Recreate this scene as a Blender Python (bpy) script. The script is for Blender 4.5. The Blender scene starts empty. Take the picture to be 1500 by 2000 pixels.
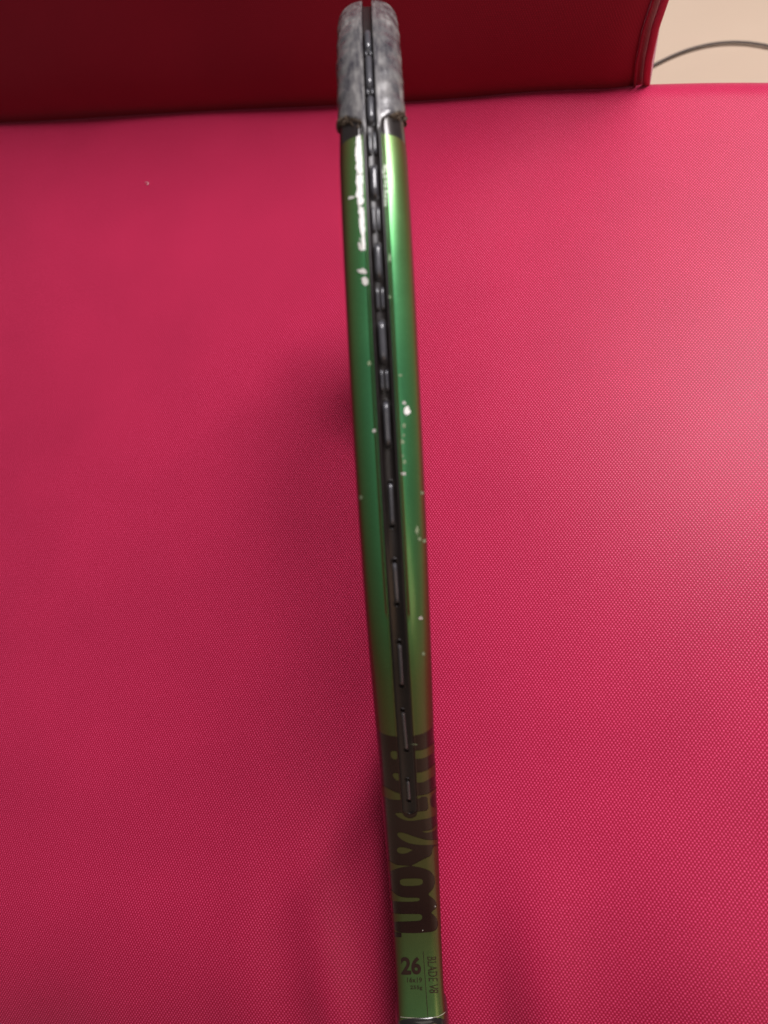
import bpy, bmesh, math, random
import numpy as np
from mathutils import Vector, Matrix
random.seed(7); rng = np.random.default_rng(7)
scene = bpy.context.scene
C = scene.collection
MM = 0.001

# ------------------------------------------------------------------ frame of reference
# real distances in millimetres first (x right, v down, d away from the lens), then turned so that
# the seat lies level at z = 0 with the camera 0.44 m above it
NRM = np.array([.276, .318, .908]); NRM /= np.linalg.norm(NRM)
ZW = -NRM
YW = np.array([0, -1., 0]); YW = YW - YW.dot(ZW)*ZW; YW /= np.linalg.norm(YW)
XW = np.cross(YW, ZW)
# (x, v, d) is a right-handed frame
H0 = 446.0
F = 1502.0
def c2w(p):
    p = np.asarray(p, float)
    return np.stack([p @ XW, p @ YW, p @ ZW + H0], -1) * MM
def seat_pt(x, y, z=0.0):
    r = np.array([(x-750)/F, (y-1000)/F, 1.0])
    k = (z - H0) / (r @ ZW)
    return c2w(r*k)

# ------------------------------------------------------------------ camera, world, lamps, exposure
cam_d = bpy.data.cameras.new("camera"); cam = bpy.data.objects.new("camera", cam_d); C.objects.link(cam)
Rm = Matrix(((XW[0], -XW[1], -XW[2]), (YW[0], -YW[1], -YW[2]), (ZW[0], -ZW[1], -ZW[2])))
cam.matrix_world = Matrix.Translation(Vector((0, 0, H0*MM))) @ Rm.to_4x4()
cam_d.sensor_fit = 'VERTICAL'; cam_d.sensor_height = 36; cam_d.sensor_width = 27
cam_d.lens = 36*F/2000
cam_d.clip_start = 0.01; cam_d.clip_end = 50
cam_d.dof.use_dof = True; cam_d.dof.focus_distance = 0.42; cam_d.dof.aperture_fstop = 9.5
scene.camera = cam

world = bpy.data.worlds.new("World"); scene.world = world; world.use_nodes = True
bg = world.node_tree.nodes['Background']
bg.inputs[0].default_value = (1.0, .93, .88, 1); bg.inputs[1].default_value = .075

def area(name, loc, target, sx, sy, power, col):
    l = bpy.data.lights.new(name, 'AREA'); l.shape = 'RECTANGLE'; l.size = sx; l.size_y = sy
    l.energy = power; l.color = col
    o = bpy.data.objects.new(name, l); C.objects.link(o)
    o.location = loc
    o.rotation_euler = (Vector(target)-Vector(loc)).to_track_quat('-Z', 'Y').to_euler()
    return o
area("window_light", (.52, .98, 1.30), (0.0, .2, 0), .6, .85, 37, (1, .955, .97))
area("room_fill", (.7, -.9, 1.7), (0, .1, 0), 1.2, .9, 5, (1, .9, .82))  # added fill with no known source, lifts the dim side
area("gold_band_fill", (.70, -1.0, .42), (.02, .05, .05), .45, .6, 1.6, (1, .60, .34))  # added lamp, no such source known; makes the gold band on the frame
scene.view_settings.view_transform = 'Standard'; scene.view_settings.look = 'None'
scene.view_settings.gamma = 1; scene.view_settings.exposure = 0

# ------------------------------------------------------------------ node helpers
def mat(name):
    m = bpy.data.materials.new(name); m.use_nodes = True
    nt = m.node_tree
    return m, nt, nt.nodes['Principled BSDF']
def N(nt, t, **k):
    n = nt.nodes.new(t)
    for a, b in k.items(): setattr(n, a, b)
    return n
def mth(nt, op, a, b=None, c=None):
    n = nt.nodes.new('ShaderNodeMath'); n.operation = op
    for i, v in enumerate((a, b, c)):
        if v is None: continue
        if isinstance(v, (int, float)): n.inputs[i].default_value = v
        else: nt.links.new(v, n.inputs[i])
    return n.outputs[0]
def mixc(nt, f, a, b):
    n = nt.nodes.new('ShaderNodeMix'); n.data_type = 'RGBA'
    for i, v in ((0, f), (6, a), (7, b)):
        if isinstance(v, (int, float)): n.inputs[i].default_value = v
        elif isinstance(v, tuple): n.inputs[i].default_value = (*v, 1)
        else: nt.links.new(v, n.inputs[i])
    return n.outputs[2]
def noise(nt, vec, scale, detail=3, rough=.5):
    n = nt.nodes.new('ShaderNodeTexNoise'); n.inputs['Scale'].default_value = scale
    n.inputs['Detail'].default_value = detail; n.inputs['Roughness'].default_value = rough
    if vec is not None: nt.links.new(vec, n.inputs['Vector'])
    return n.outputs[0]
def ramp(nt, f, stops):
    n = nt.nodes.new('ShaderNodeValToRGB')
    e = n.color_ramp.elements
    while len(e) < len(stops): e.new(.5)
    for el, (p, c) in zip(e, stops):
        el.position = p; el.color = (*c, 1) if isinstance(c, tuple) else (c, c, c, 1)
    nt.links.new(f, n.inputs[0]); return n.outputs[0]

PITCH = 1.77*MM; ROW = 1.21*MM
def fabric(name, deep, light, angle=-7, spec=.5, rough=.38, bump=.28, weave=1.0):
    m, nt, b = mat(name)
    uv = N(nt, 'ShaderNodeUVMap').outputs[0]
    mp = N(nt, 'ShaderNodeMapping'); mp.inputs['Rotation'].default_value = (0, 0, math.radians(angle))
    nt.links.new(uv, mp.inputs[0])
    # yarns are never quite straight
    nz = N(nt, 'ShaderNodeTexNoise'); nz.inputs['Scale'].default_value = 260; nz.inputs['Detail'].default_value = 3
    nt.links.new(mp.outputs[0], nz.inputs['Vector'])
    sub = N(nt, 'ShaderNodeVectorMath', operation='SUBTRACT'); nt.links.new(nz.outputs[1], sub.inputs[0]); sub.inputs[1].default_value = (.5, .5, .5)
    scl = N(nt, 'ShaderNodeVectorMath', operation='SCALE'); nt.links.new(sub.outputs[0], scl.inputs[0]); scl.inputs['Scale'].default_value = .0010
    add = N(nt, 'ShaderNodeVectorMath', operation='ADD'); nt.links.new(mp.outputs[0], add.inputs[0]); nt.links.new(scl.outputs[0], add.inputs[1])
    sp = N(nt, 'ShaderNodeSeparateXYZ'); nt.links.new(add.outputs[0], sp.inputs[0])
    cx = mth(nt, 'COSINE', mth(nt, 'MULTIPLY', sp.outputs[0], 2*math.pi/PITCH))
    cy = mth(nt, 'COSINE', mth(nt, 'MULTIPLY', sp.outputs[1], math.pi/ROW))
    h = mth(nt, 'MULTIPLY_ADD', mth(nt, 'MULTIPLY', cx, cy), .5, .5)
    rows = mth(nt, 'MULTIPLY_ADD', mth(nt, 'COSINE', mth(nt, 'MULTIPLY', sp.outputs[1], 2*math.pi/ROW)), .5, .5)
    hh = mth(nt, 'MULTIPLY', mth(nt, 'POWER', h, 1.6), mth(nt, 'MULTIPLY_ADD', rows, .55, .45))
    irr = noise(nt, mp.outputs[0], 900, 2)
    hh2 = mth(nt, 'MULTIPLY', hh, mth(nt, 'MULTIPLY_ADD', irr, 1.3, .35))
    big = noise(nt, mp.outputs[0], 14, 4)
    col = mixc(nt, mth(nt, 'MULTIPLY', hh2, weave), deep, light)  # shade between yarns and sheen on their tops mixed into the colour
    hs = N(nt, 'ShaderNodeHueSaturation'); nt.links.new(col, hs.inputs['Color'])
    nt.links.new(mth(nt, 'MULTIPLY_ADD', big, .24, .88), hs.inputs['Value'])
    nt.links.new(hs.outputs[0], b.inputs['Base Color'])
    nt.links.new(mth(nt, 'MULTIPLY_ADD', hh, -.12, rough+.06), b.inputs['Roughness'])
    b.inputs['Specular IOR Level'].default_value = spec
    b.inputs['Sheen Weight'].default_value = .3; b.inputs['Sheen Roughness'].default_value = .35
    b.inputs['Sheen Tint'].default_value = (1, .62, .78, 1)
    bp = N(nt, 'ShaderNodeBump'); bp.inputs['Strength'].default_value = bump; bp.inputs['Distance'].default_value = .0004
    nt.links.new(hh2, bp.inputs['Height']); nt.links.new(bp.outputs[0], b.inputs['Normal'])
    return m
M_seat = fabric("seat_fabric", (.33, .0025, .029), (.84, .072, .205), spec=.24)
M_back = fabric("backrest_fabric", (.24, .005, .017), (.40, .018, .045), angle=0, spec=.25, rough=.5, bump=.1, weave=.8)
M_pipe = fabric("piping_fabric", (.40, .008, .035), (.75, .07, .13), angle=20, spec=.35, bump=.2)

def coords(nt): return N(nt, 'ShaderNodeTexCoord').outputs['Object']
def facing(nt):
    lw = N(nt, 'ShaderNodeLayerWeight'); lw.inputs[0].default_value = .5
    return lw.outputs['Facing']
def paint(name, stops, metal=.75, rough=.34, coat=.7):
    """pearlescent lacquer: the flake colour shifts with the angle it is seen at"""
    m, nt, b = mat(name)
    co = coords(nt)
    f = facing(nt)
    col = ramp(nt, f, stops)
    fl = noise(nt, co, 2600, 2)
    hs = N(nt, 'ShaderNodeHueSaturation'); nt.links.new(col, hs.inputs['Color'])
    nt.links.new(mth(nt, 'MULTIPLY_ADD', fl, .5, .75), hs.inputs['Value'])
    nt.links.new(hs.outputs[0], b.inputs['Base Color'])
    b.inputs['Metallic'].default_value = metal
    b.inputs['Specular Tint'].default_value = (.32, .30, .24, 1)
    sm = noise(nt, co, 45, 5, .6)
    nt.links.new(mth(nt, 'MULTIPLY_ADD', sm, .34, rough-.17), b.inputs['Roughness'])
    b.inputs['Coat Weight'].default_value = coat
    nt.links.new(mth(nt, 'MULTIPLY_ADD', sm, .2, .02), b.inputs['Coat Roughness'])
    bp = N(nt, 'ShaderNodeBump'); bp.inputs['Strength'].default_value = .05; bp.inputs['Distance'].default_value = .0003
    nt.links.new(noise(nt, co, 300, 3), bp.inputs['Height']); nt.links.new(bp.outputs[0], b.inputs['Normal'])
    return m
M_green = paint("green_paint", [(0, (.07, .30, .13)), (.14, (.085, .27, .10)), (.30, (.13, .235, .08)), (.42, (.155, .165, .055)), (.58, (.16, .07, .035)), (1, (.09, .035, .02))], metal=.65, rough=.36, coat=.4)  # brown rim colours also paint in the red seat's reflection
M_dark = paint("dark_paint", [(0, (.04, .016, .012)), (.5, (.028, .009, .008)), (1, (.05, .006, .006))], metal=.25, rough=.3, coat=.4)
M_black = paint("black_paint", [(0, (.02, .018, .018)), (1, (.03, .022, .022))], metal=.2, rough=.3, coat=.9)

def plastic(name, c, rough, spec=.5, bump=.1, bscale=600, var=.3):
    m, nt, b = mat(name); co = coords(nt)
    n = noise(nt, co, 180, 5, .65)
    b.inputs['Base Color'].default_value = (*c, 1)
    hs = N(nt, 'ShaderNodeHueSaturation'); hs.inputs['Color'].default_value = (*c, 1)
    nt.links.new(mth(nt, 'MULTIPLY_ADD', n, 2*var, 1-var), hs.inputs['Value'])
    nt.links.new(hs.outputs[0], b.inputs['Base Color'])
    nt.links.new(mth(nt, 'MULTIPLY_ADD', n, .25, rough-.12), b.inputs['Roughness'])
    b.inputs['Specular IOR Level'].default_value = spec
    bp = N(nt, 'ShaderNodeBump'); bp.inputs['Strength'].default_value = bump; bp.inputs['Distance'].default_value = .0004
    nt.links.new(noise(nt, co, bscale, 4, .6), bp.inputs['Height']); nt.links.new(bp.outputs[0], b.inputs['Normal'])
    return m
M_strip = plastic("black_nylon", (.011, .008, .008), .38, .5, .15)
M_hole_shade = plastic("hole_shade", (.003, .002, .002), .9, .1)
M_string = plastic("black_string", (.07, .07, .08), .22, 1, .05)
M_grip = plastic("black_grip", (.02, .019, .02), .6, .4, .4, 400)
M_chip = plastic("bare_primer", (.62, .60, .56), .5, .5, .5, 1500, .25)
M_faint = plastic("scratched_lacquer", (.26, .34, .2), .5, .5, .4, 1500, .3)
M_white = plastic("lit_white_scuff", (.92, .91, .88), .45, .6, .6, 1200, .12)  # primer worn bare, with the bright light on it put into the white
M_dirt = plastic("torn_dirty_plastic", (.09, .065, .045), .75, .3, .8, 900, .8)
M_cable = plastic("grey_cable_rubber", (.12, .10, .09), .6, .3)
M_lint = plastic("pale_lint", (.75, .6, .6), .8, .2)

def bumper_mat():
    m, nt, b = mat("scuffed_bumper_plastic"); co = coords(nt)
    mp = N(nt, 'ShaderNodeMapping'); mp.inputs['Scale'].default_value = (1, .22, 1); nt.links.new(N(nt, 'ShaderNodeUVMap').outputs[0], mp.inputs[0])
    a = noise(nt, mp.outputs[0], 420, 5, .6)
    c = noise(nt, mp.outputs[0], 110, 3, .5)
    k = mth(nt, 'ADD', mth(nt, 'MULTIPLY', a, .75), mth(nt, 'MULTIPLY', c, .25))
    nt.links.new(ramp(nt, k, [(.34, (.035, .033, .042)), (.44, (.09, .086, .092)), (.54, (.14, .134, .134)), (.68, (.30, .29, .28))]), b.inputs['Base Color'])
    nt.links.new(ramp(nt, a, [(.35, .2), (.65, .4)]), b.inputs['Roughness'])
    b.inputs['Specular IOR Level'].default_value = .7
    b.inputs['Coat Weight'].default_value = .4; b.inputs['Coat Roughness'].default_value = .25
    bp = N(nt, 'ShaderNodeBump'); bp.inputs['Strength'].default_value = .3; bp.inputs['Distance'].default_value = .0005
    nt.links.new(k, bp.inputs['Height']); nt.links.new(bp.outputs[0], b.inputs['Normal'])
    return m
M_bumper = bumper_mat()
def floor_mat():
    m, nt, b = mat("beige_floor"); co = coords(nt)
    n = noise(nt, co, 3, 5)
    nt.links.new(ramp(nt, n, [(.3, (.66, .51, .385)), (.7, (.76, .60, .46))]), b.inputs['Base Color'])
    b.inputs['Roughness'].default_value = .35
    return m
M_floor = floor_mat()

# ------------------------------------------------------------------ object helpers
def obj(name, verts, faces, m, parent=None, smooth=True, uvs=None, fm=None, mats=None):
    me = bpy.data.meshes.new(name); me.from_pydata([tuple(v) for v in verts], [], [tuple(f) for f in faces]); me.update()
    for mm in (mats or [m]): me.materials.append(mm)
    if fm is not None: me.polygons.foreach_set('material_index', fm)
    if smooth: me.polygons.foreach_set('use_smooth', [True]*len(me.polygons))
    if uvs is not None:
        ul = me.uv_layers.new(name='UVMap')
        li = np.empty(len(me.loops), int); me.loops.foreach_get('vertex_index', li)
        ul.data.foreach_set('uv', np.asarray(uvs)[li].astype(float).ravel())
    o = bpy.data.objects.new(name, me); C.objects.link(o)
    if parent is not None: o.parent = parent
    return o
def grid_faces(nr, nc, closed=False, off=0):
    f = []
    for i in range(nr-1):
        for j in range(nc if closed else nc-1):
            k = (j+1) % nc
            f.append((off+i*nc+j, off+i*nc+k, off+(i+1)*nc+k, off+(i+1)*nc+j))
    return f
def tag(o, label=None, cat=None, group=None, kind=None):
    for k, v in (('label', label), ('category', cat), ('group', group), ('kind', kind)):
        if v: o[k] = v
def tube(pts, r, n=10, caps=True):
    pts = np.asarray(pts, float); r = np.broadcast_to(np.asarray(r, float), (len(pts),))
    T = np.gradient(pts, axis=0); T /= np.linalg.norm(T, axis=1)[:, None]
    ref = np.array([0, 0, 1.]) if abs(T[0][2]) < .9 else np.array([1., 0, 0])
    V = []
    a = np.cross(T[0], ref); a /= np.linalg.norm(a)
    for i in range(len(pts)):
        a = a - a.dot(T[i])*T[i]; a /= np.linalg.norm(a); b = np.cross(T[i], a)
        for k in range(n):
            th = 2*math.pi*k/n
            V.append(pts[i] + r[i]*(math.cos(th)*a + math.sin(th)*b))
    Fc = grid_faces(len(pts), n, True)
    if caps: Fc += [tuple(range(n))[::-1], tuple((len(pts)-1)*n+k for k in range(n))]
    return V, Fc

# ------------------------------------------------------------------ seat cushion
DC = np.array([.03, .16])
def dome(p): return .015*math.exp(-((p[0]-DC[0])**2+(p[1]-DC[1])**2)/.24**2)
def on_seat(x, y):
    z = 0
    for _ in range(4): z = dome(seat_pt(x, y, z*1000))
    return seat_pt(x, y, z*1000)
BL = on_seat(0, 233); BR = on_seat(1270, 163)       # foot of the backrest on the seat
FQ0 = seat_pt(-200, 1740)[:2]; FQ1 = seat_pt(1700, 1740)[:2]   # where the front of the seat starts to roll over
FD = FQ1-FQ0; FD /= np.linalg.norm(FD); FNR = np.array([FD[1], -FD[0]])
EA = (BR-BL)[:2]; EA = EA/np.linalg.norm(EA); EB = np.array([-EA[1], EA[0]])
O2 = BR[:2]
def ab(a, b): return O2 + a*EA + b*EB               # a along the backrest, b away from the camera (metres)
def seat_xyz(a, b):
    """a, b are lengths measured over the cloth"""
    R = .030; b1 = -.013; f1 = -9                 # back roll starts, front roll starts
    def roll(t, R, sgn):
        if t <= 0: return 0, 0
        th = min(t/R, math.pi/2)
        dx = R*math.sin(th); dz = -R*(1-math.cos(th))
        if t > R*math.pi/2: dz -= (t-R*math.pi/2)
        return dx, dz
    z = 0
    bb = b
    if b > b1:
        dx, dz = roll(b-b1, R, 1); bb = b1+dx; z += dz
    if b < f1:
        dx, dz = roll(f1-b, .10, 1); bb = f1-dx; z += dz
    aa = a
    if a > .42:
        dx, dz = roll(a-.42, .05, 1); aa = .42+dx; z += dz
    # puffed stuffing: the back right corner falls away a little
    z -= .36*max(0, a+.02)**2*max(0, 1+(bb)/.25)
    p = ab(aa, bb)
    t = (p-FQ0) @ FNR
    if t > 0: z -= t*t/(2*.16) if t < .16 else .08+(t-.16)*1.5
    z += dome(p)
    return p, z
rk_ax = None
def seat_relief(p):
    """soft folds that run out from where the racket presses the cloth"""
    x, y = p
    return 0
GN_A, GN_B = 300, 260
As = np.linspace(-.95, .56, GN_A); Bs = np.linspace(-.86, .16, GN_B)
# folds and one added shade valley, given as ridge lines on the seat: (start, end, width, height)
FOLDS = [((600, 1560), (640, 2080), .010, .0028), ((535, 1500), (560, 2080), .013, -.0030),
         ((1040, 1560), (1075, 2080), .014, .0026), ((940, 1600), (965, 2080), .012, -.0034),
         ((670, 1100), (725, 2080), .027, -.0085), ((1330, 1500), (1420, 2080), .03, .0030),  # the broad valley is added to widen the racket's shadow
         ((250, 1500), (180, 2080), .03, .0025), ((560, 800), (640, 700), .03, .0015)]
FL = [(seat_pt(*a)[:2], seat_pt(*b)[:2], w, h) for a, b, w, h in FOLDS]
V = []; UV = []
for a in As:
    for b in Bs:
        p, z = seat_xyz(a, b)
        for q0, q1, w, h in FL:
            d = q1-q0; L = np.linalg.norm(d); d = d/L
            r = p-q0; t = r @ d / L; n = abs(r[0]*d[1]-r[1]*d[0])
            if n < 4*w: 
                fade = min(1, max(0, t)) ; fade = fade*fade*(3-2*fade)
                z += 1.35*h*fade*math.exp(-(n/(1.35*w))**2)
        z += .0012*math.sin(p[0]*17+1)*math.sin(p[1]*13+.4)
        V.append((p[0], p[1], z)); UV.append((a, b))
seat = obj('seat_cushion', V, [f[::-1] for f in grid_faces(GN_A, GN_B)], M_seat, uvs=UV)
# give the cloth shell its underside so the cushion is a closed body
b0 = len(V)
tag(seat, 'crimson pink woven seat cushion lying flat under the racket', 'seat cushion')
for p in seat.data.polygons: p.use_smooth = True
# orientation check: normals up
seat.data.update()
if seat.data.polygons[GN_B*100].normal.z < 0: seat.data.flip_normals()
core, cu = [], []
lo = [ab(-.93, -.40), ab(.44, -.40), ab(.44, .0), ab(-.93, .0)]
cv = [(q[0], q[1], -.16) for q in lo]+[(q[0], q[1], -.06) for q in lo]
sb = obj('seat_base', cv, [(0, 3, 2, 1), (4, 5, 6, 7), (0, 1, 5, 4), (1, 2, 6, 5), (2, 3, 7, 6), (3, 0, 4, 7)], M_back, parent=seat, smooth=False, uvs=[(v[0], v[1]) for v in cv])

# ------------------------------------------------------------------ backrest: a leaning slab with a rounded right side and a welt
back = bpy.data.objects.new('backrest_cushion', None); C.objects.link(back)
back.location = (*BR[:2], 0)
bpy.context.view_layer.update()
tag(back, 'dark crimson backrest cushion standing behind the pink seat, with a piped right edge', 'backrest cushion')
def bk(a, b, z):                                   # local to the empty
    lean = .46*max(0, z) - .016*(1-math.exp(-max(0, z)/.02)) ; q = a*EA + (b+lean)*EB
    return (q[0], q[1], z)
EDGE = [(0, .000), (.02, .001), (.04, .004), (.06, .010), (.08, .017), (.10, .022), (.13, .028), (.2, .038), (.3, .048), (.5, .06)]
def edge_a(z): return float(np.interp(z, [e[0] for e in EDGE], [e[1] for e in EDGE]))-.004
Zs = list(np.linspace(-.03, .12, 40)) + list(np.linspace(.13, .22, 8))
prof = []                                          # (a relative to edge, b) around the slab, front first
for a in np.linspace(-.75, -.03, 40): prof.append((a, 0.0))
for a in np.linspace(-.028, -.004, 10): prof.append((a, .006*((a+.028)/.024)**2))
prof += [(-.002, .0085), (0, .012), (.001, .02)]
for b in (.03, .06, .1, .13): prof.append((.001, b))
prof += [(-.004, .145), (-.02, .15), (-.4, .15), (-.75, .15)]
V = []; UV = []
for z in Zs:
    e = edge_a(max(0, z))
    run = 0; prev = None
    puff = .004*math.sin(min(1, max(0, z)/.4)*math.pi)
    for a, b in prof:
        V.append(bk(e+a, b-(puff if b < .005 else 0)+.0015*math.sin(a*31)*math.sin(z*25), z))
        if prev is not None: run += math.hypot(a-prev[0], b-prev[1])
        prev = (a, b); UV.append((run, z))
nc = len(prof)
fcs = grid_faces(len(Zs), nc)
fcs.append(tuple((len(Zs)-1)*nc+j for j in range(nc)))
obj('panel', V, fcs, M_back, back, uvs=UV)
V, Fc = tube([bk(edge_a(max(0, z))+.001, .004, z) for z in Zs], .0027, 12)
obj('piping', V, Fc, M_pipe, back, uvs=[(v[0]*2, v[2]) for v in V])
V, Fc = tube([bk(edge_a(max(0, z))-.0065, .0012, z) for z in Zs], .0011, 6)
obj('seam', V, Fc, M_back, back, uvs=[(v[0], v[2]) for v in V])

# ------------------------------------------------------------------ floor and cable
FZ = -.40
fl = obj('floor', [(-4, -3, FZ), (4, -3, FZ), (4, 6, FZ), (-4, 6, FZ)], [(0, 1, 2, 3)], M_floor, smooth=False); tag(fl, kind='structure')
cab = []
for x, y in ((1150, 190), (1225, 155), (1276, 127), (1310, 110), (1345, 96), (1385, 86), (1425, 81.5), (1465, 83), (1505, 90), (1560, 103), (1640, 130)):
    cab.append(seat_pt(x, y, (FZ+.004)*1000))
cab = np.array(cab)
tt = np.linspace(0, len(cab)-1, 80)
cs = np.stack([np.interp(tt, range(len(cab)), cab[:, k]) for k in range(3)], 1)
for _ in range(12): cs[1:-1] = (cs[:-2]+2*cs[1:-1]+cs[2:])/4
V, Fc = tube(cs, .0017, 10)
o = obj('power_cable', V, Fc, M_cable); tag(o, 'thin grey cable curving over the beige floor beyond the sofa', 'cable')

# ------------------------------------------------------------------ RACKET
AL, BE, CC = .0525, .024, -3.6
PH = 3.23594; V0, D0 = -51.486, 370.905
av, ad = math.cos(PH), math.sin(PH)
m3 = np.array([1, -AL, -BE]); m3 /= np.linalg.norm(m3)
A3 = np.array([AL*av+BE*ad, av, ad]); A3 /= np.linalg.norm(A3)
N3 = np.cross(m3, A3); N3 *= -np.sign(N3[2])
C3 = np.array([CC+AL*V0+BE*D0, V0, D0])
EAx, HB = 172.0, 122.0
def outline():
    th = np.linspace(0, math.radians(128), 500)
    e = np.stack([EAx*np.cos(th), HB*np.sin(th)], 1)
    p0 = e[-1]; t0 = e[-1]-e[-2]; t0 /= np.linalg.norm(t0)
    p1 = np.array([-310., 14.5]); t1 = np.array([-1., 0.])
    L = np.linalg.norm(p1-p0); u = np.linspace(0, 1, 260)[1:, None]
    h = (2*u**3-3*u**2+1)*p0+(u**3-2*u**2+u)*t0*L+(-2*u**3+3*u**2)*p1+(u**3-u**2)*t1*L
    c = np.vstack([e, h, np.stack([np.linspace(-311, -350, 40), np.full(40, 14.5)], 1)])
    d = np.r_[0, np.cumsum(np.linalg.norm(np.diff(c, axis=0), axis=1))]
    return c, d
OC, OD = outline(); PL = OD[-1]
def path(p):
    """p: length along the outer contour from the tip, negative on the far side. returns (s,t) and outward normal"""
    q = np.abs(p); sg = np.where(np.asarray(p) < 0, -1., 1.)
    s = np.interp(q, OD, OC[:, 0]); t = np.interp(q, OD, OC[:, 1])
    s2 = np.interp(q+.5, OD, OC[:, 0]); t2 = np.interp(q+.5, OD, OC[:, 1]); s1 = np.interp(np.maximum(q-.5, 0), OD, OC[:, 0]); t1 = np.interp(np.maximum(q-.5, 0), OD, OC[:, 1])
    ds, dt = s2-s1, t2-t1; L = np.hypot(ds, dt)+1e-9
    ns, nt_ = dt/L, -ds/L
    ns, nt_ = np.where(nt_ < -.5, -ns, ns), np.abs(nt_) if False else nt_
    return s, sg*t, ns, sg*nt_
def loc2cam(s, t, b):
    s, t, b = np.broadcast_arrays(s, t, b)
    return C3 + s[..., None]*A3 + t[..., None]*N3 + b[..., None]*m3
def smooth(x, a, b):
    k = np.clip((x-a)/(b-a), 0, 1); return k*k*(3-2*k)
def project(P):
    return 750+F*P[..., 0]/P[..., 2], 1000+F*P[..., 1]/P[..., 2]
def y_to_p(y):
    pp = np.linspace(0, PL, 4000)
    s, t, ns, nt_ = path(pp); _, yy = project(loc2cam(s, t, np.zeros_like(s)))
    k = np.argmin(yy); return float(np.interp(y, yy[k:], pp[k:]))
P_END = y_to_p(1590)         # grommet strip ends
P_BLK = y_to_p(262); P_LET = y_to_p(1438); P_PAN = y_to_p(1822.5); P_BOT = y_to_p(1986); P_BMP = y_to_p(215)
WY = [(0, 1.0), (170, 1.0), (300, 1.055), (1280, 1.055), (1480, 1.06), (1560, 1.085), (1640, 1.09), (1720, 1.085), (1800, 1.075), (1900, 1.07), (1960, 1.075), (1990, 1.09)]
WP = [y_to_p(y) for y, _ in WY]; WP[0] = 0
def hw(p): return 11*np.interp(np.abs(p), WP, [w for _, w in WY])
def uu0(p): return 3.6+2.6*smooth(np.abs(p), P_LET-60, P_PAN)
def hh0(p): return 7.0-2.2*smooth(np.abs(p), P_LET-60, P_PAN)
TH = 12.5
def profile(p, w):
    """cross-section: |w| 0-.4 flat crown, .4-.8 shoulder, .8-1 side, 1-1.6 inner face; returns (u, t)"""
    sg = np.sign(w); w = np.abs(w); p, w = np.broadcast_arrays(np.asarray(p, float), w)
    a = uu0(p); h = hh0(p); W = hw(p)
    th = np.clip((w-.4)/.4, 0, 1)*math.pi/2
    u = np.where(w < .4, a*w/.4, a+(W-a)*np.sin(th))
    t = np.where(w < .4, -.3*(w/.4)**2, -.3-(h-.3)*(1-np.cos(th))-.35*np.sin(2*th)*(h/7))
    k = np.clip((w-.8)/.2, 0, 1)
    t = np.where(w > .8, -h-k*(TH-2.5-h), t); 
    th2 = np.clip((w-1)/.6, 0, 1)*math.pi/2
    u = np.where(w > 1, W*np.cos(th2)**.8, u); t = np.where(w > 1, -(TH-2.5)-2.5*np.sin(th2), t)
    return sg*u, t
def surf(p, w, off=0.0):
    p = np.asarray(p, float); w = np.asarray(w, float); p, w = np.broadcast_arrays(p, w)
    s, t, ns, nt_ = path(p)
    u, h = profile(p, w)
    if np.any(np.asarray(off) != 0):
        e = .01
        u2, h2 = profile(p, w+e); u1, h1 = profile(p, w-e)
        du, dh = u2-u1, h2-h1; L = np.hypot(du, dh)+1e-9
        u = u - off*dh/L; h = h + off*du/L
    return loc2cam(s+ns*h, t+nt_*h, u)
def W3(P): return c2w(P)

racket = bpy.data.objects.new('tennis_racket', None); C.objects.link(racket)
rim0 = c2w(C3 - (HB)*N3)
racket.location = tuple(rim0)
Roff = rim0
tag(racket, 'worn green tennis racket with black lettering, standing edge-on upon the pink seat', 'tennis racket')
def robj(name, P, faces, m, parent=None, **k):
    par = parent or racket
    o = obj(name, W3(P)-Roff, faces, m, par, **k)
    return o

# frame: one sweep from shaft to shaft over the tip, with the grommet channel cut into the crown
def groove_half(p):
    q = np.abs(p); r = 3.15
    x = np.clip((q-(P_END-r))/r, 0, 1)
    return r*np.sqrt(1-x*x)
ps = set(np.linspace(-PL, PL, 560).tolist())
for k in (P_BLK, P_LET, P_PAN): ps |= {k, -k, k-.6, k+.6, -k-.6, -k+.6}
for k in np.linspace(P_END-3.2, P_END+.3, 16): ps |= {k, -k}
ps = np.array(sorted(ps))
rows = []
for p in ps:
    g = float(groove_half(p)); gd = 2.4 if g > .02 else 0
    gq = max(g, .01)
    a = float(uu0(p))
    half = [(0, -gd), (max(gq-.35, .003), -gd), (gq-.05 if gq > .1 else .006, -.35 if gd else 0), (gq+.12, -.06 if gd else 0), (gq+.4, 0)]
    for k in np.linspace((gq+.45)/a*.4, .4, 5)[1:]: 
        u, t = profile(p, np.array(k)); half.append((float(u), float(t)))
    for k in list(np.linspace(.4, .8, 14)[1:])+[.85, .92, 1.0]+list(np.linspace(1, 1.6, 8)[1:]):
        u, t = profile(p, np.array(k)); half.append((float(u), float(t)))
    ring = [(u, t) for u, t in half] + [(-u, t) for u, t in half[-2:0:-1]]
    rows.append(ring)
rows = np.array(rows)                               # n x m x 2
s, t, ns, nt_ = path(ps)
Pm = loc2cam(s[:, None]+ns[:, None]*rows[..., 1], t[:, None]+nt_[:, None]*rows[..., 1], rows[..., 0])
nr, ncc = rows.shape[:2]
fcs = grid_faces(nr, ncc, True); fm = []
for i in range(nr-1):
    pm = abs(ps[i]+ps[i+1])/2
    k = 2 if pm < P_BLK else 0 if pm < P_LET else 1 if pm < P_PAN else 0
    fm += [k]*ncc
frame = robj('frame', Pm.reshape(-1, 3), fcs, None, mats=[M_green, M_dark, M_black], fm=fm)

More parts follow.
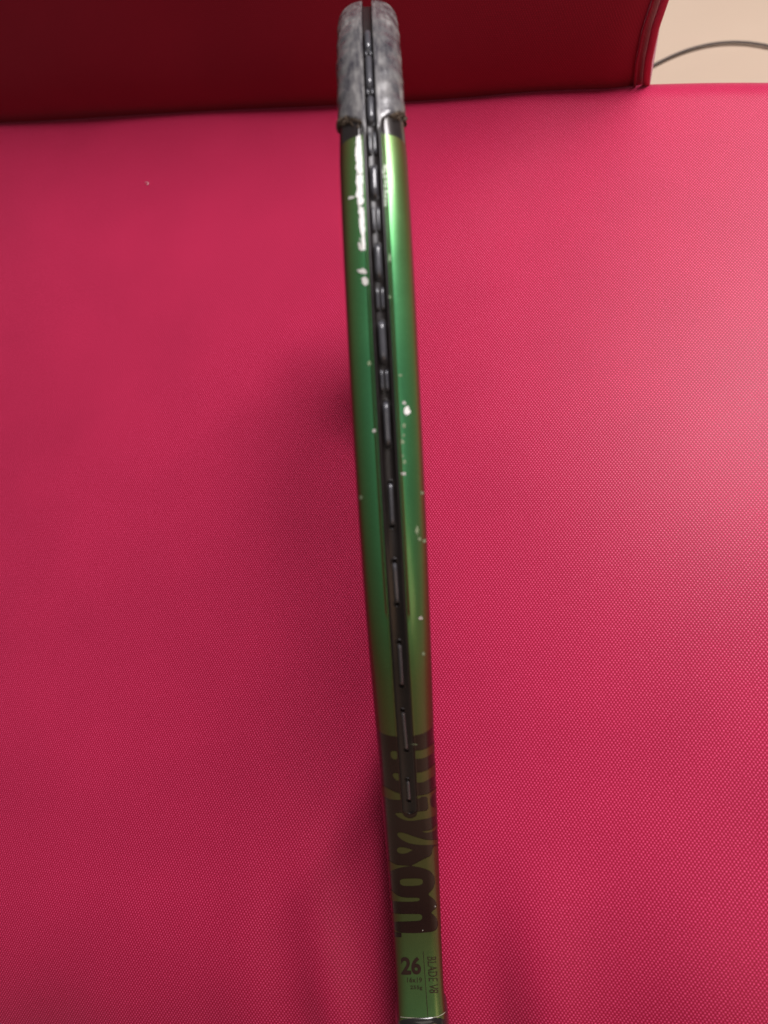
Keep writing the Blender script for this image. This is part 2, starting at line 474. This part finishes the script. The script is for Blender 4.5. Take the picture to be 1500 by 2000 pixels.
# pixel of the photograph -> place on the frame surface
tp = np.linspace(2, PL, 1400); tw = np.linspace(-1, 1, 241)
TP, TW = np.meshgrid(tp, tw, indexing='ij')
GX, GY = project(surf(TP, TW))
def inv(pt):
    x, y = pt
    # rows: for this y find, per w column, p; then x as a function of w
    k0 = np.argmin(GY[:, 120])
    xs = np.empty(len(tw)); pcol = np.empty(len(tw))
    for j in range(0, len(tw)):
        col = GY[k0:, j]; k1 = np.argmin(col)
        pcol[j] = np.interp(y, col[k1:], tp[k0+k1:]); xs[j] = np.interp(pcol[j], tp, GX[:, j])
    jl, jr = np.argmin(xs), np.argmax(xs)
    if x <= xs[jl]+.3: return float(pcol[jl]), float(tw[jl]-min(.5, (xs[jl]+.3-x)*.02))
    if x >= xs[jr]-.3: return float(pcol[jr]), float(tw[jr]+min(.5, (x-xs[jr]+.3)*.02))
    w = np.interp(x, xs[jl:jr+1], tw[jl:jr+1])
    return float(np.interp(w, tw, pcol)), float(w)
_rowcache = {}
def inv_many(pts): return np.array([inv(q) for q in pts])

def decal(name, loops, m, off=.10, parent=None, curve_obj=None, step_w=.035, step_p=6.0, label=None, mapped=False):
    """flat print: a filled outline, cut fine enough to follow the paint it lies on"""
    bm = bmesh.new()
    if curve_obj is None:
        cu = bpy.data.curves.new('c', 'CURVE'); cu.dimensions = '2D'; cu.fill_mode = 'BOTH'
        for lp in loops:
            fine = []
            for i in range(len(lp)):
                a, b = np.array(lp[i], float), np.array(lp[(i+1) % len(lp)], float)
                nk = max(1, int(np.linalg.norm(b-a)/2.5))
                fine += [tuple(a+(b-a)*k/nk) for k in range(nk)]
            lp = [(a[0], a[1]*100) for a in inv_many(fine)]
            sp = cu.splines.new('POLY'); sp.points.add(len(lp)-1)
            for q, pt in zip(lp, sp.points): pt.co = (q[0], q[1], 0, 1)
            sp.use_cyclic_u = True
        co = bpy.data.objects.new('c', cu)
    else: co = curve_obj
    C.objects.link(co); dg = bpy.context.evaluated_depsgraph_get()
    me = bpy.data.meshes.new_from_object(co.evaluated_get(dg)); bm.from_mesh(me)
    bpy.data.objects.remove(co); bpy.data.meshes.remove(me)
    # loops are in (p, 100 w)
    bmesh.ops.triangulate(bm, faces=bm.faces[:])
    xs = [v.co.x for v in bm.verts]; ys = [v.co.y for v in bm.verts]
    for g in np.arange(math.ceil(min(ys)/(step_w*100))*step_w*100, max(ys), step_w*100):
        bmesh.ops.bisect_plane(bm, geom=bm.verts[:]+bm.edges[:]+bm.faces[:], plane_co=(0, g, 0), plane_no=(0, 1, 0))
    for g in np.arange(math.ceil(min(xs)/step_p)*step_p, max(xs), step_p):
        bmesh.ops.bisect_plane(bm, geom=bm.verts[:]+bm.edges[:]+bm.faces[:], plane_co=(g, 0, 0), plane_no=(1, 0, 0))
    q = np.array([v.co[:2] for v in bm.verts])
    P = W3(surf(q[:, 0], q[:, 1]/100, off))-Roff
    for v, a in zip(bm.verts, P): v.co = a
    bm.normal_update()
    out = np.array(W3(surf(np.mean(q[:, 0]), np.mean(q[:, 1])/100, 1.0))-W3(surf(np.mean(q[:, 0]), np.mean(q[:, 1])/100, 0.0)))
    if bm.faces and sum(f.normal.dot(Vector(out)) for f in bm.faces) < 0: bmesh.ops.reverse_faces(bm, faces=bm.faces[:])
    me = bpy.data.meshes.new(name); bm.to_mesh(me); bm.free()
    me.materials.append(m); me.polygons.foreach_set('use_smooth', [True]*len(me.polygons))
    nn = W3(surf(q[:, 0], q[:, 1]/100, 1.0))-W3(surf(q[:, 0], q[:, 1]/100, 0.001)); nn /= np.linalg.norm(nn, axis=1)[:, None]
    me.normals_split_custom_set_from_vertices([tuple(v) for v in nn])
    o = bpy.data.objects.new(name, me); C.objects.link(o); o.parent = parent or racket
    if label: o['label'] = label
    return o
def dens(lp, n=6, rounds=1):
    """Chaikin rounding then nothing else"""
    lp = [np.array(q, float) for q in lp]
    for _ in range(rounds):
        o = []
        for i in range(len(lp)):
            a, b = lp[i], lp[(i+1) % len(lp)]
            o += [a*.75+b*.25, a*.25+b*.75]
        lp = o
    return [tuple(q) for q in lp]
def c6(l): return [(700+x/6.818, 1400+y/6.818) for x, y in l]
def c7(l): return [(700+x/6.818, 1600+y/6.818) for x, y in l]
def c8(l): return [(700+x/6.818, 1800+y/6.818) for x, y in l]
LETTERS = [
 c6([(430, 455), (510, 452), (520, 500), (518, 562), (480, 566), (445, 548), (430, 510)]),
 c6([(452, 752), (540, 746), (548, 800), (545, 852), (500, 838), (465, 800)]),
 c6([(300, 905), (345, 925), (400, 955), (480, 1000), (562, 1022), (568, 1060), (574, 1102), (480, 1104), (400, 1087), (350, 1062), (300, 1040)]),
 c6([(740, 450), (800, 450), (870, 436), (940, 402), (1010, 340), (1080, 250), (1080, 400), (1010, 470), (960, 502), (880, 545), (800, 556), (748, 556)]),
 c6([(766, 740), (830, 740), (900, 716), (960, 680), (1015, 622), (1090, 540), (1090, 740), (1030, 780), (960, 812), (880, 862), (820, 875), (770, 872)]),
 c6([(770, 1050), (830, 1045), (900, 1035), (960, 1008), (1020, 955), (1090, 880), (1090, 940), (1030, 990), (985, 1035), (957, 1080), (949, 1130), (962, 1180), (990, 1207), (1060, 1205), (1090, 1200), (1090, 1290), (1000, 1325), (920, 1352), (800, 1370), (700, 1385), (620, 1375), (540, 1340), (482, 1285), (530, 1276), (588, 1276), (600, 1312), (650, 1347), (700, 1352), (750, 1335), (782, 1300), (785, 1262), (860, 1256), (932, 1240), (925, 1150), (918, 1058), (870, 1060), (830, 1062), (818, 1086), (772, 1088)]),
 c7([(512, 200), (530, 178), (570, 173), (650, 195), (740, 230), (850, 262), (940, 278), (1010, 276), (1100, 260), (1100, 335), (980, 337), (880, 343), (800, 338), (700, 325), (620, 295), (550, 250)]),
 c7([(846, 160), (930, 152), (980, 135), (1040, 70), (1100, 20), (1100, 70), (1045, 115), (1000, 160), (930, 177), (870, 173)]),
 c7([(508, 410), (525, 380), (565, 368), (620, 375), (680, 392), (728, 407), (690, 425), (640, 450), (580, 460), (530, 445)]),
 c7([(380, 530), (425, 560), (480, 595), (540, 613), (640, 618), (700, 620), (640, 627), (600, 632), (520, 650), (420, 692), (370, 720)]),
 c7([(985, 345), (980, 480), (900, 515), (830, 550), (760, 590), (700, 616), (760, 630), (830, 640), (900, 660), (960, 690), (1000, 740), (1018, 800), (1015, 870), (985, 940), (918, 1000), (985, 1043), (1030, 1090), (1045, 1140), (1030, 1190), (960, 1242), (1010, 1275), (1045, 1325), (1060, 1390), (1050, 1450), (1010, 1495), (900, 1518), (1160, 1515), (1160, 345)]),
 c7([(552, 838), (556, 808), (590, 792), (700, 787), (820, 789), (852, 803), (858, 828), (850, 862), (800, 880), (700, 886), (600, 885), (562, 868)]),
 c7([(400, 920), (455, 958), (480, 985), (520, 1015), (580, 1037), (650, 1045), (780, 1043), (812, 1052), (818, 1070), (790, 1093), (600, 1098), (460, 1087), (400, 1080)]),
 c7([(410, 1235), (470, 1250), (560, 1262), (800, 1260), (840, 1270), (853, 1302), (835, 1340), (800, 1352), (480, 1363), (410, 1365)]),
]
for i, lp in enumerate(LETTERS):
    decal('lettering', [dens(lp, rounds=2)], M_green, off=.09)
# step at the foot of the last dark letter
decal('lettering', [c8([(440, 130), (574, 148), (574, 205), (440, 205)])], M_dark, off=.09)

# small print on the panel
M_ink = plastic("dark_ink", (.035, .016, .012), .4, .4, .05)
def text_decal(txt, x0, x1, y0, y1, bold=0, rot=0, skew=0):
    cu = bpy.data.curves.new('t', 'FONT'); cu.body = txt; cu.size = 1; cu.offset = bold; cu.resolution_u = 5
    o = bpy.data.objects.new('t', cu); C.objects.link(o); dg = bpy.context.evaluated_depsgraph_get()
    me = bpy.data.meshes.new_from_object(o.evaluated_get(dg))
    q = np.array([v.co[:2] for v in me.vertices]); bpy.data.objects.remove(o)
    q = (q-q.min(0))/(q.max(0)-q.min(0))
    if rot == 0: X = x0+q[:, 0]*(x1-x0) + skew*(1-q[:, 1]); Y = y1+(y0-y1)*q[:, 1]
    else:        X = x0+q[:, 1]*(x1-x0) + skew*q[:, 0]; Y = y0+q[:, 0]*(y1-y0)
    pts = list(zip(X, Y)); pw = inv_many(pts)
    for v, a in zip(me.vertices, pw): v.co = (a[0], a[1]*100, 0)
    o2 = bpy.data.objects.new('t', me)
    return decal('printed_text', None, M_ink, off=.11, curve_obj=o2, mapped=True, step_w=.05, step_p=12)
def z8(x, y): return 700+x/6.818, 1800+y/6.818
def td(txt, X0, X1, Y0, Y1, **k):
    a = z8(X0, Y0); b = z8(X1, Y1); text_decal(txt, a[0], b[0], a[1], b[1], **k)
td('26', 562, 828, 465, 702, bold=.035, skew=1.5)
td('16x19', 650, 846, 742, 808, bold=.005)
td('255g', 690, 852, 850, 912, bold=.005)
td('BLADE V8', 915, 1035, 465, 950, rot=1, skew=4.6, bold=-.004)
decal('printed_line', [c8([(859, 395), (866, 395), (929, 1258), (921, 1258)])], M_ink, off=.1)
M_clear = plastic("lacquer_edge", (.45, .44, .34), .3, .7)
decal('lacquer_edge', [c8([(560, 1262), (640, 1272), (800, 1279), (950, 1276), (1060, 1258), (1120, 1225), (1180, 1180), (1180, 1190), (1125, 1235), (1060, 1267), (950, 1286), (800, 1289), (640, 1282), (560, 1273)])], M_clear, off=.12)

# ------------------------------------------------------------------ wear
def jag(pts, amp, n=3):
    o = []
    for i in range(len(pts)):
        a = np.array(pts[i], float); b = np.array(pts[(i+1) % len(pts)], float)
        for k in range(n):
            o.append(tuple(a+(b-a)*k/n + rng.normal(size=2)*amp))
    return o
def z2(l): return [(620+x/5.884, 220+y/5.884) for x, y in l]
def blob(x, y, rx, ry, n=11, j=.24):
    return [(x+rx*(1+j*rng.normal())*math.cos(2*math.pi*k/n), y+ry*(1+j*rng.normal())*math.sin(2*math.pi*k/n)) for k in range(n)]
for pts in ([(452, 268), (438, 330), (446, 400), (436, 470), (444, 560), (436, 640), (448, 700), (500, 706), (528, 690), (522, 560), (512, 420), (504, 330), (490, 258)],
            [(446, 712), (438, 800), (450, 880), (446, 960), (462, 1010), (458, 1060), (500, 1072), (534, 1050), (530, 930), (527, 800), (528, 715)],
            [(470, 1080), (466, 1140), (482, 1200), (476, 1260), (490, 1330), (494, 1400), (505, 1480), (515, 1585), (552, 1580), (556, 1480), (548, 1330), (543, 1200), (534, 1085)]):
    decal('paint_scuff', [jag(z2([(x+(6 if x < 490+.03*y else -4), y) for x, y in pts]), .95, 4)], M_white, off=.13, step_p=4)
for k in range(16):
    y = 300+1250*rng.random(); x = 440+.055*y-12-26*rng.random()
    decal('paint_scuff', [blob(*z2([(x, y)])[0], .7+1.3*rng.random(), .8+2.2*rng.random(), j=.35)], M_chip, off=.12)
decal('paint_scuff', [jag(z2([(465, 1495), (495, 1490), (510, 1550), (515, 1600), (485, 1570)]), .3, 3)], M_chip, off=.12)
decal('paint_scuff', [jag(z2([(455, 1815), (500, 1795), (530, 1790), (570, 1830), (560, 1855), (500, 1845)]), .4, 3)], M_chip, off=.12)
decal('paint_scuff', [jag(z2([(505, 1905), (545, 1885), (585, 1915), (588, 1970), (555, 1992), (520, 1965)]), .4, 3)], M_chip, off=.12)
decal('paint_scuff', [jag(z2([(360, 975), (385, 962), (430, 968), (425, 985), (390, 990), (360, 1000)]), .3, 2)], M_chip, off=.12)
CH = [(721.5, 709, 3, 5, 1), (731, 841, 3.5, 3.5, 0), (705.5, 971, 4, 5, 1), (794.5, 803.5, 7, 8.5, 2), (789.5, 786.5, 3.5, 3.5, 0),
      (789, 831, 3.5, 4.5, 1), (785, 862, 4, 5.5, 1), (790, 902, 3.5, 4, 1), (788.5, 925, 6, 3.5, 0), (823.5, 963, 3, 3.5, 1), (814.5, 1035, 3.2, 9, 1), (819, 1052, 4, 4.5, 1),
      (829, 1056, 3, 4, 1), (821.5, 1207, 5.2, 4.2, 0), (827, 1277, 3.6, 3.6, 1), (781.5, 733, 4.5, 2, 1), (762, 580, 3, 3, 1), (809.5, 1453.5, 6, 2, 1), (825.5, 1817, 1.2, 1.2, 0), (850, 1770, 1.6, 1.2, 0),
      (760, 505, 3, 8, 1), (788, 850, 2.5, 3, 1), (786, 890, 2, 3, 1)]
for k in range(9): CH.append((751.5+rng.normal()*.8+k*.25, 328+k*9.2+rng.normal(), 3.1+rng.random(), 4.0+rng.random(), 0))
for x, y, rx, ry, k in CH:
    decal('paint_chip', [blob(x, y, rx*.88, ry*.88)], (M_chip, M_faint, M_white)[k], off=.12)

# ------------------------------------------------------------------ grommet strip with rails
def sweep(name, p0, p1, sec, m, n, parent=None, endround=False, sec2=None, **k):
    """sec: list of (u, h) cross-section points, closed"""
    pp = np.linspace(p0, p1, n)
    if endround: pp = np.r_[pp, p1+2.6*np.sin(np.linspace(.2, 1, 8)*math.pi/2)]
    s, t, ns, nt_ = path(pp); sec = np.array(sec)
    f = np.ones(len(pp))
    if endround: f[-8:] = np.maximum(.03, np.cos(np.linspace(.2, 1, 8)*math.pi/2))
    kk = flush(pp)[:, None]; s2 = np.array(sec2)
    U = (sec[None, :, 0]*(1-kk)+s2[None, :, 0]*kk)*f[:, None]; Hh = sec[None, :, 1]*(1-kk)+s2[None, :, 1]*kk
    P = loc2cam(s[:, None]+ns[:, None]*Hh, t[:, None]+nt_[:, None]*Hh, U)
    q = len(sec); fc = grid_faces(len(pp), q, True)+[tuple(range(q)), tuple((len(pp)-1)*q+j for j in range(q))[::-1]]
    return robj(name, P.reshape(-1, 3), fc, m, parent, **k)
def flush(p): return smooth(np.abs(p), y_to_p(820), y_to_p(1160))
SEC2 = [(-2.85, -2.5), (-2.88, -.5), (-2.85, -.12), (-2.6, .02), (-2.2, 0), (-1.7, -.1), (-1.2, -.3), (0, -.42), (1.2, -.3), (1.7, -.1), (2.2, 0), (2.6, .02), (2.85, -.12), (2.88, -.5), (2.85, -2.5)]
SEC = [(-2.75, -2.5), (-2.8, -.5), (-2.7, .2), (-2.4, .38), (-1.95, .1), (-1.6, -1.0), (-1.2, -1.45), (0, -1.5), (1.2, -1.45), (1.6, -1.0), (1.95, .0), (2.3, .2), (2.65, .12), (2.8, -.5), (2.75, -2.5)]
SEC = [(u*1.09, h) for u, h in SEC]; SEC2 = [(u*1.09, h) for u, h in SEC2]
strip = sweep('grommet_strip', -P_END+6, P_END-2.9, SEC, M_strip, 420, endround=True, sec2=SEC2)
LOOPS = [(42, 95), (108, 168), (186, 236), (322, 382), (476, 542), (628, 706), (786, 872), (944, 1030), (1096, 1182), (1254, 1342), (1388, 1468), (1524, 1566)]
def ptube(name, pp, hh, r, m, u=None, parent=None, n=10):
    s, t, ns, nt_ = path(np.array(pp)); hh = np.array(hh); u = np.zeros(len(pp)) if u is None else np.array(u)
    V, Fc = tube(loc2cam(s+ns*hh, t+nt_*hh, u), r, n)
    return robj(name, np.array(V), Fc, m, parent)
def ring(p, u=0, R=1.1, r=.28, h=-1.42):
    h = h+1.05*float(flush(np.array(p)))
    s, t, ns, nt_ = [float(q) for q in path(np.array(p))]
    V = []; n1, n2 = 16, 8
    for i in range(n1):
        a = 2*math.pi*i/n1
        for j in range(n2):
            b = 2*math.pi*j/n2
            rr = R+r*math.cos(b); hh = h+r*math.sin(b); dp = rr*math.cos(a)
            V.append(loc2cam(np.array(s+ns*hh-nt_*dp), np.array(t+nt_*hh+ns*dp), np.array(u+rr*math.sin(a))))
    f = [(i*n2+j, i*n2+(j+1) % n2, ((i+1) % n1)*n2+(j+1) % n2, ((i+1) % n1)*n2+j) for i in range(n1) for j in range(n2)]
    D = [loc2cam(np.array(s+ns*(h+.14)-nt_*R*math.cos(a)), np.array(t+nt_*(h+.14)+ns*R*math.cos(a)), np.array(u+R*math.sin(a))) for a in np.linspace(0, 2*math.pi, 16, endpoint=False)]
    robj('hole_shade_disc', np.array(D), [tuple(range(16))], M_hole_shade, smooth=False)  # flat black disc stands in for the shade of an uncut hole
    return robj('grommet', np.array(V), f, M_strip)
prev = None
for i, (y0, y1) in enumerate(LOOPS):
    a, b = y_to_p(y0), y_to_p(y1)
    if y0 < 60: a = b-13
    L = b-a; pp = []; hh = []; uu = []
    tilt = (rng.random()-.5)*.5
    if i == 10: tilt = .6
    for k in np.linspace(0, 1, 22):
        pp.append(a+L*k); e = min(k, 1-k)*L
        hh.append(-4.2 + 3.75*math.sqrt(max(0, 1-(1-min(1, e/2.3))**2))+.15*math.sin(k*math.pi)); uu.append((k-.5)*tilt)
    rr = 1.2 if y0 < 700 else .98 if y0 < 900 else .7
    ptube('string_loop', pp, np.array(hh)+(.15 if y0 < 700 else 0), rr, M_string, uu)
    ring(a+.2, -tilt/2); ring(b-.2, tilt/2)
    # between two loops the strip stands up in a pair of little ribs
    if prev is not None and y0 < 800:
        m0, m1 = prev+(a-prev)*.22, prev+(a-prev)*.72
        for sg in (-1, 1):
            q = np.linspace(m0, m1, 12); k = np.linspace(0, 1, 12)
            ptube('grommet_rib', q, -1.55+1.05*np.sqrt(np.maximum(0, 1-(2*k-1)**4)), .52, M_string, np.full(12, sg*.78), n=8)
    prev = b

# string bed inside the hoop
hin = EAx-TH+1; win = HB-TH+1
zz = []
for i in range(16):
    t = (i-7.5)*12.2
    k = math.sqrt(max(0, 1-(t/win)**2)); 
    if k <= 0: continue
    L = [loc2cam(np.array(x), np.array(t), np.array(.5*math.cos(x/6.5*math.pi/2))) for x in np.linspace(-max(60, 128*k) , hin*k, 30)]
    V, Fc = tube(np.array(L), .62, 6); robj('main_string', np.array(V), Fc, M_string)
for i in range(19):
    sx = -112+i*14.3
    k = math.sqrt(max(0, 1-(sx/hin)**2))
    L = [loc2cam(np.array(sx), np.array(y), np.array(-.4)) for y in np.linspace(-win*k, win*k, 12)]
    V, Fc = tube(np.array(L), .62, 6); robj('cross_string', np.array(V), Fc, M_string)
# bridge that closes the hoop above the throat
xs = np.linspace(-1, 1, 30)
th = np.radians(180)-xs*np.radians(46)
br = [loc2cam(np.array((EAx-6)*math.cos(q)), np.array((HB-6)*math.sin(q)), np.array(0.)) for q in th]
V, Fc = tube(np.array(br), 6.2, 14); robj('throat_bridge', np.array(V), Fc, M_black)

# ------------------------------------------------------------------ bumper guard halves
yb = np.array([y_to_p(206), y_to_p(212), y_to_p(226), y_to_p(246), y_to_p(262)])
for sg, nm in ((-1, 'bumper_guard'), (1, 'bumper_guard')):
    wl = np.r_[np.linspace(.21, .4, 8), np.linspace(.43, .98, 22)]
    n = 200; V = []; 
    lam = np.linspace(0, 1, n)
    def hard(a): 
        return np.interp(a, [.21, .27, .36, .5, .62, .8, .98], [yb[4]+1, yb[3]+1.4, yb[3]-1.2, yb[2]+.4, yb[1]+1.2, yb[0]+.3, yb[0]-.8])
    hard_ = hard; hard = (lambda a, f=hard_, g=sg: f(a)-(1.6*smooth(a, .35, .7) if g > 0 else 0))
    endj = {}
    for j, w in enumerate(wl): endj[j] = float(hard(w)+rng.normal()*.5)
    outer = np.zeros((n, len(wl), 3)); inner = np.zeros_like(outer)
    for j, w in enumerate(wl):
        pe = endj[j]; pp = -70+(pe+70)*lam
        wob = .16*np.sin(pp*.37+sg*1.3+w*3)+.12*np.sin(pp*.91+w*5+sg)+.07*np.sin(pp*2.3+sg*w*9)
        if sg < 0: wob = wob+.45*np.exp(-((pp-y_to_p(95))/7)**2)*max(0, w-.4)
        thick = .8+wob*smooth(w, .3, .6)
        if w < .25: thick = thick*0+.75+wob*.1
        edge = np.minimum(1, (pe-pp)/1.2+.35)
        outer[:, j] = surf(pp, np.full(n, sg*w), thick*sg*1.0*edge if False else (thick*edge))
        inner[:, j] = surf(pp, np.full(n, sg*w), .06)
    # 'off' turns with the sign of w, so both halves grow outward
    m_ = len(wl)
    V = np.concatenate([outer.reshape(-1, 3), inner.reshape(-1, 3)])
    f = grid_faces(n, m_); off = n*m_
    f += [(a+off, d+off, c+off, b+off) for a, b, c, d in grid_faces(n, m_)]
    for i in range(n-1):
        f.append((i*m_, (i+1)*m_, off+(i+1)*m_, off+i*m_)); f.append(((i+1)*m_-1, off+(i+1)*m_-1, off+(i+2)*m_-1, (i+2)*m_-1))
    for j in range(m_-1):
        f.append(((n-1)*m_+j, (n-1)*m_+j+1, off+(n-1)*m_+j+1, off+(n-1)*m_+j)); f.append((j, off+j, off+j+1, j+1))
    uvb = [(sg*w*.02+.1, ((-70+(endj[j]+70)*l)*.001)) for l in lam for j, w in enumerate(wl)]
    g = robj('bumper_guard', V, f, M_bumper, uvs=uvb+uvb)
    bm = bmesh.new(); bm.from_mesh(g.data); bmesh.ops.recalc_face_normals(bm, faces=bm.faces[:]); bm.to_mesh(g.data); bm.free()
    # frayed plastic and grit along the torn end
    FV = []; FF = []
    for k in range(130):
        w = .38+.6*rng.random(); p = float(hard(w)) + rng.normal()*.8+.5
        if sg > 0 and w < .5: continue
        c = surf(np.array(p), np.array(sg*w), .35+.35*rng.random()); r = .25+.6*rng.random()**2
        b0 = len(FV)
        for d in ((1, 0, 0), (-1, 0, 0), (0, 1, 0), (0, -1, 0), (0, 0, 1), (0, 0, -1)):
            FV.append(c+np.array(d)*r*(.5+rng.random()*1.0))
        for a, b, e in ((0, 2, 4), (2, 1, 4), (1, 3, 4), (3, 0, 4), (2, 0, 5), (1, 2, 5), (3, 1, 5), (0, 3, 5)): FF.append((b0+a, b0+b, b0+e))
    o = robj('torn_grit', np.array(FV), FF, M_dirt, smooth=False); o['kind'] = 'stuff'

# ------------------------------------------------------------------ shaft collar, shaft, grip
def rbox_ring(sx, hb, ht, n=40, e=3.2, tc=0):
    R = []
    for k in range(n):
        a = 2*math.pi*k/n; c, s_ = math.cos(a), math.sin(a)
        R.append(loc2cam(np.array(sx), np.array(tc+ht*np.sign(c)*abs(c)**(2/e)), np.array(hb*np.sign(s_)*abs(s_)**(2/e))))
    return R
def loft(name, secs, m, **k):
    V = []; n = 40
    for q in secs: V += rbox_ring(*q, n=n, **k)
    f = grid_faces(len(secs), n, True)+[tuple(range(n)), tuple((len(secs)-1)*n+j for j in range(n))]
    return robj(name, np.array(V), f, m)
sB = float(path(np.array(P_BOT))[0]); tB = float(path(np.array(P_BOT))[1])
loft('shaft_collar', [(sB+.0, 10.6, tB-1), (sB-.6, 11.6, tB+.4), (sB-2, 12.8, tB+1.2), (sB-5, 13.6, tB+1.4), (sB-12, 14, tB), (sB-22, 14, 15)], M_black, e=3.0)
loft('shaft', [(sB-20, 12.5, 14.5), (sB-40, 12.5, 14.5), (sB-60, 12.8, 15)], M_black)
loft('grip', [(sB-60, 14.5, 16), (sB-62, 15.5, 17), (sB-150, 15.5, 17), (sB-165, 15.8, 17.2), (sB-172, 17, 18.5), (sB-178, 17, 18.5)], M_grip, e=4)

# ------------------------------------------------------------------ lint on the cloth
def lint(pts, r, label):
    P = np.array([seat_pt(x, y, 1.6+k%2*.3) for k, (x, y) in enumerate(pts)])
    tt = np.linspace(0, len(P)-1, 24); Q = np.stack([np.interp(tt, range(len(P)), P[:, k]) for k in range(3)], 1)
    for _ in range(5): Q[1:-1] = (Q[:-2]+2*Q[1:-1]+Q[2:])/4
    V, Fc = tube(Q, r, 6); o = obj('lint_fibre', V, Fc, M_lint); tag(o, label, 'lint')
lint([(490, 1155), (487, 1165), (490, 1178), (500, 1185)], .00011, 'short pale curved hair on the cloth left of the green racket, nearest its middle')
lint([(165, 1215), (175, 1240), (172, 1262), (168, 1280)], .0001, 'pale hair lying on the pink cloth at far left')
lint([(888, 1580), (892, 1583), (895, 1579), (889, 1586), (893, 1588)], .0003, 'tiny white speck of fluff just right of the racket lettering')
lint([(283, 357), (288, 355), (291, 359), (286, 361)], .0002, 'tiny pale speck of fluff on the upper left of the seat')
#lint([(330, 1762), (338, 1764), (347, 1763)], .0001, 'faint straight hair on the lower left of the seat')
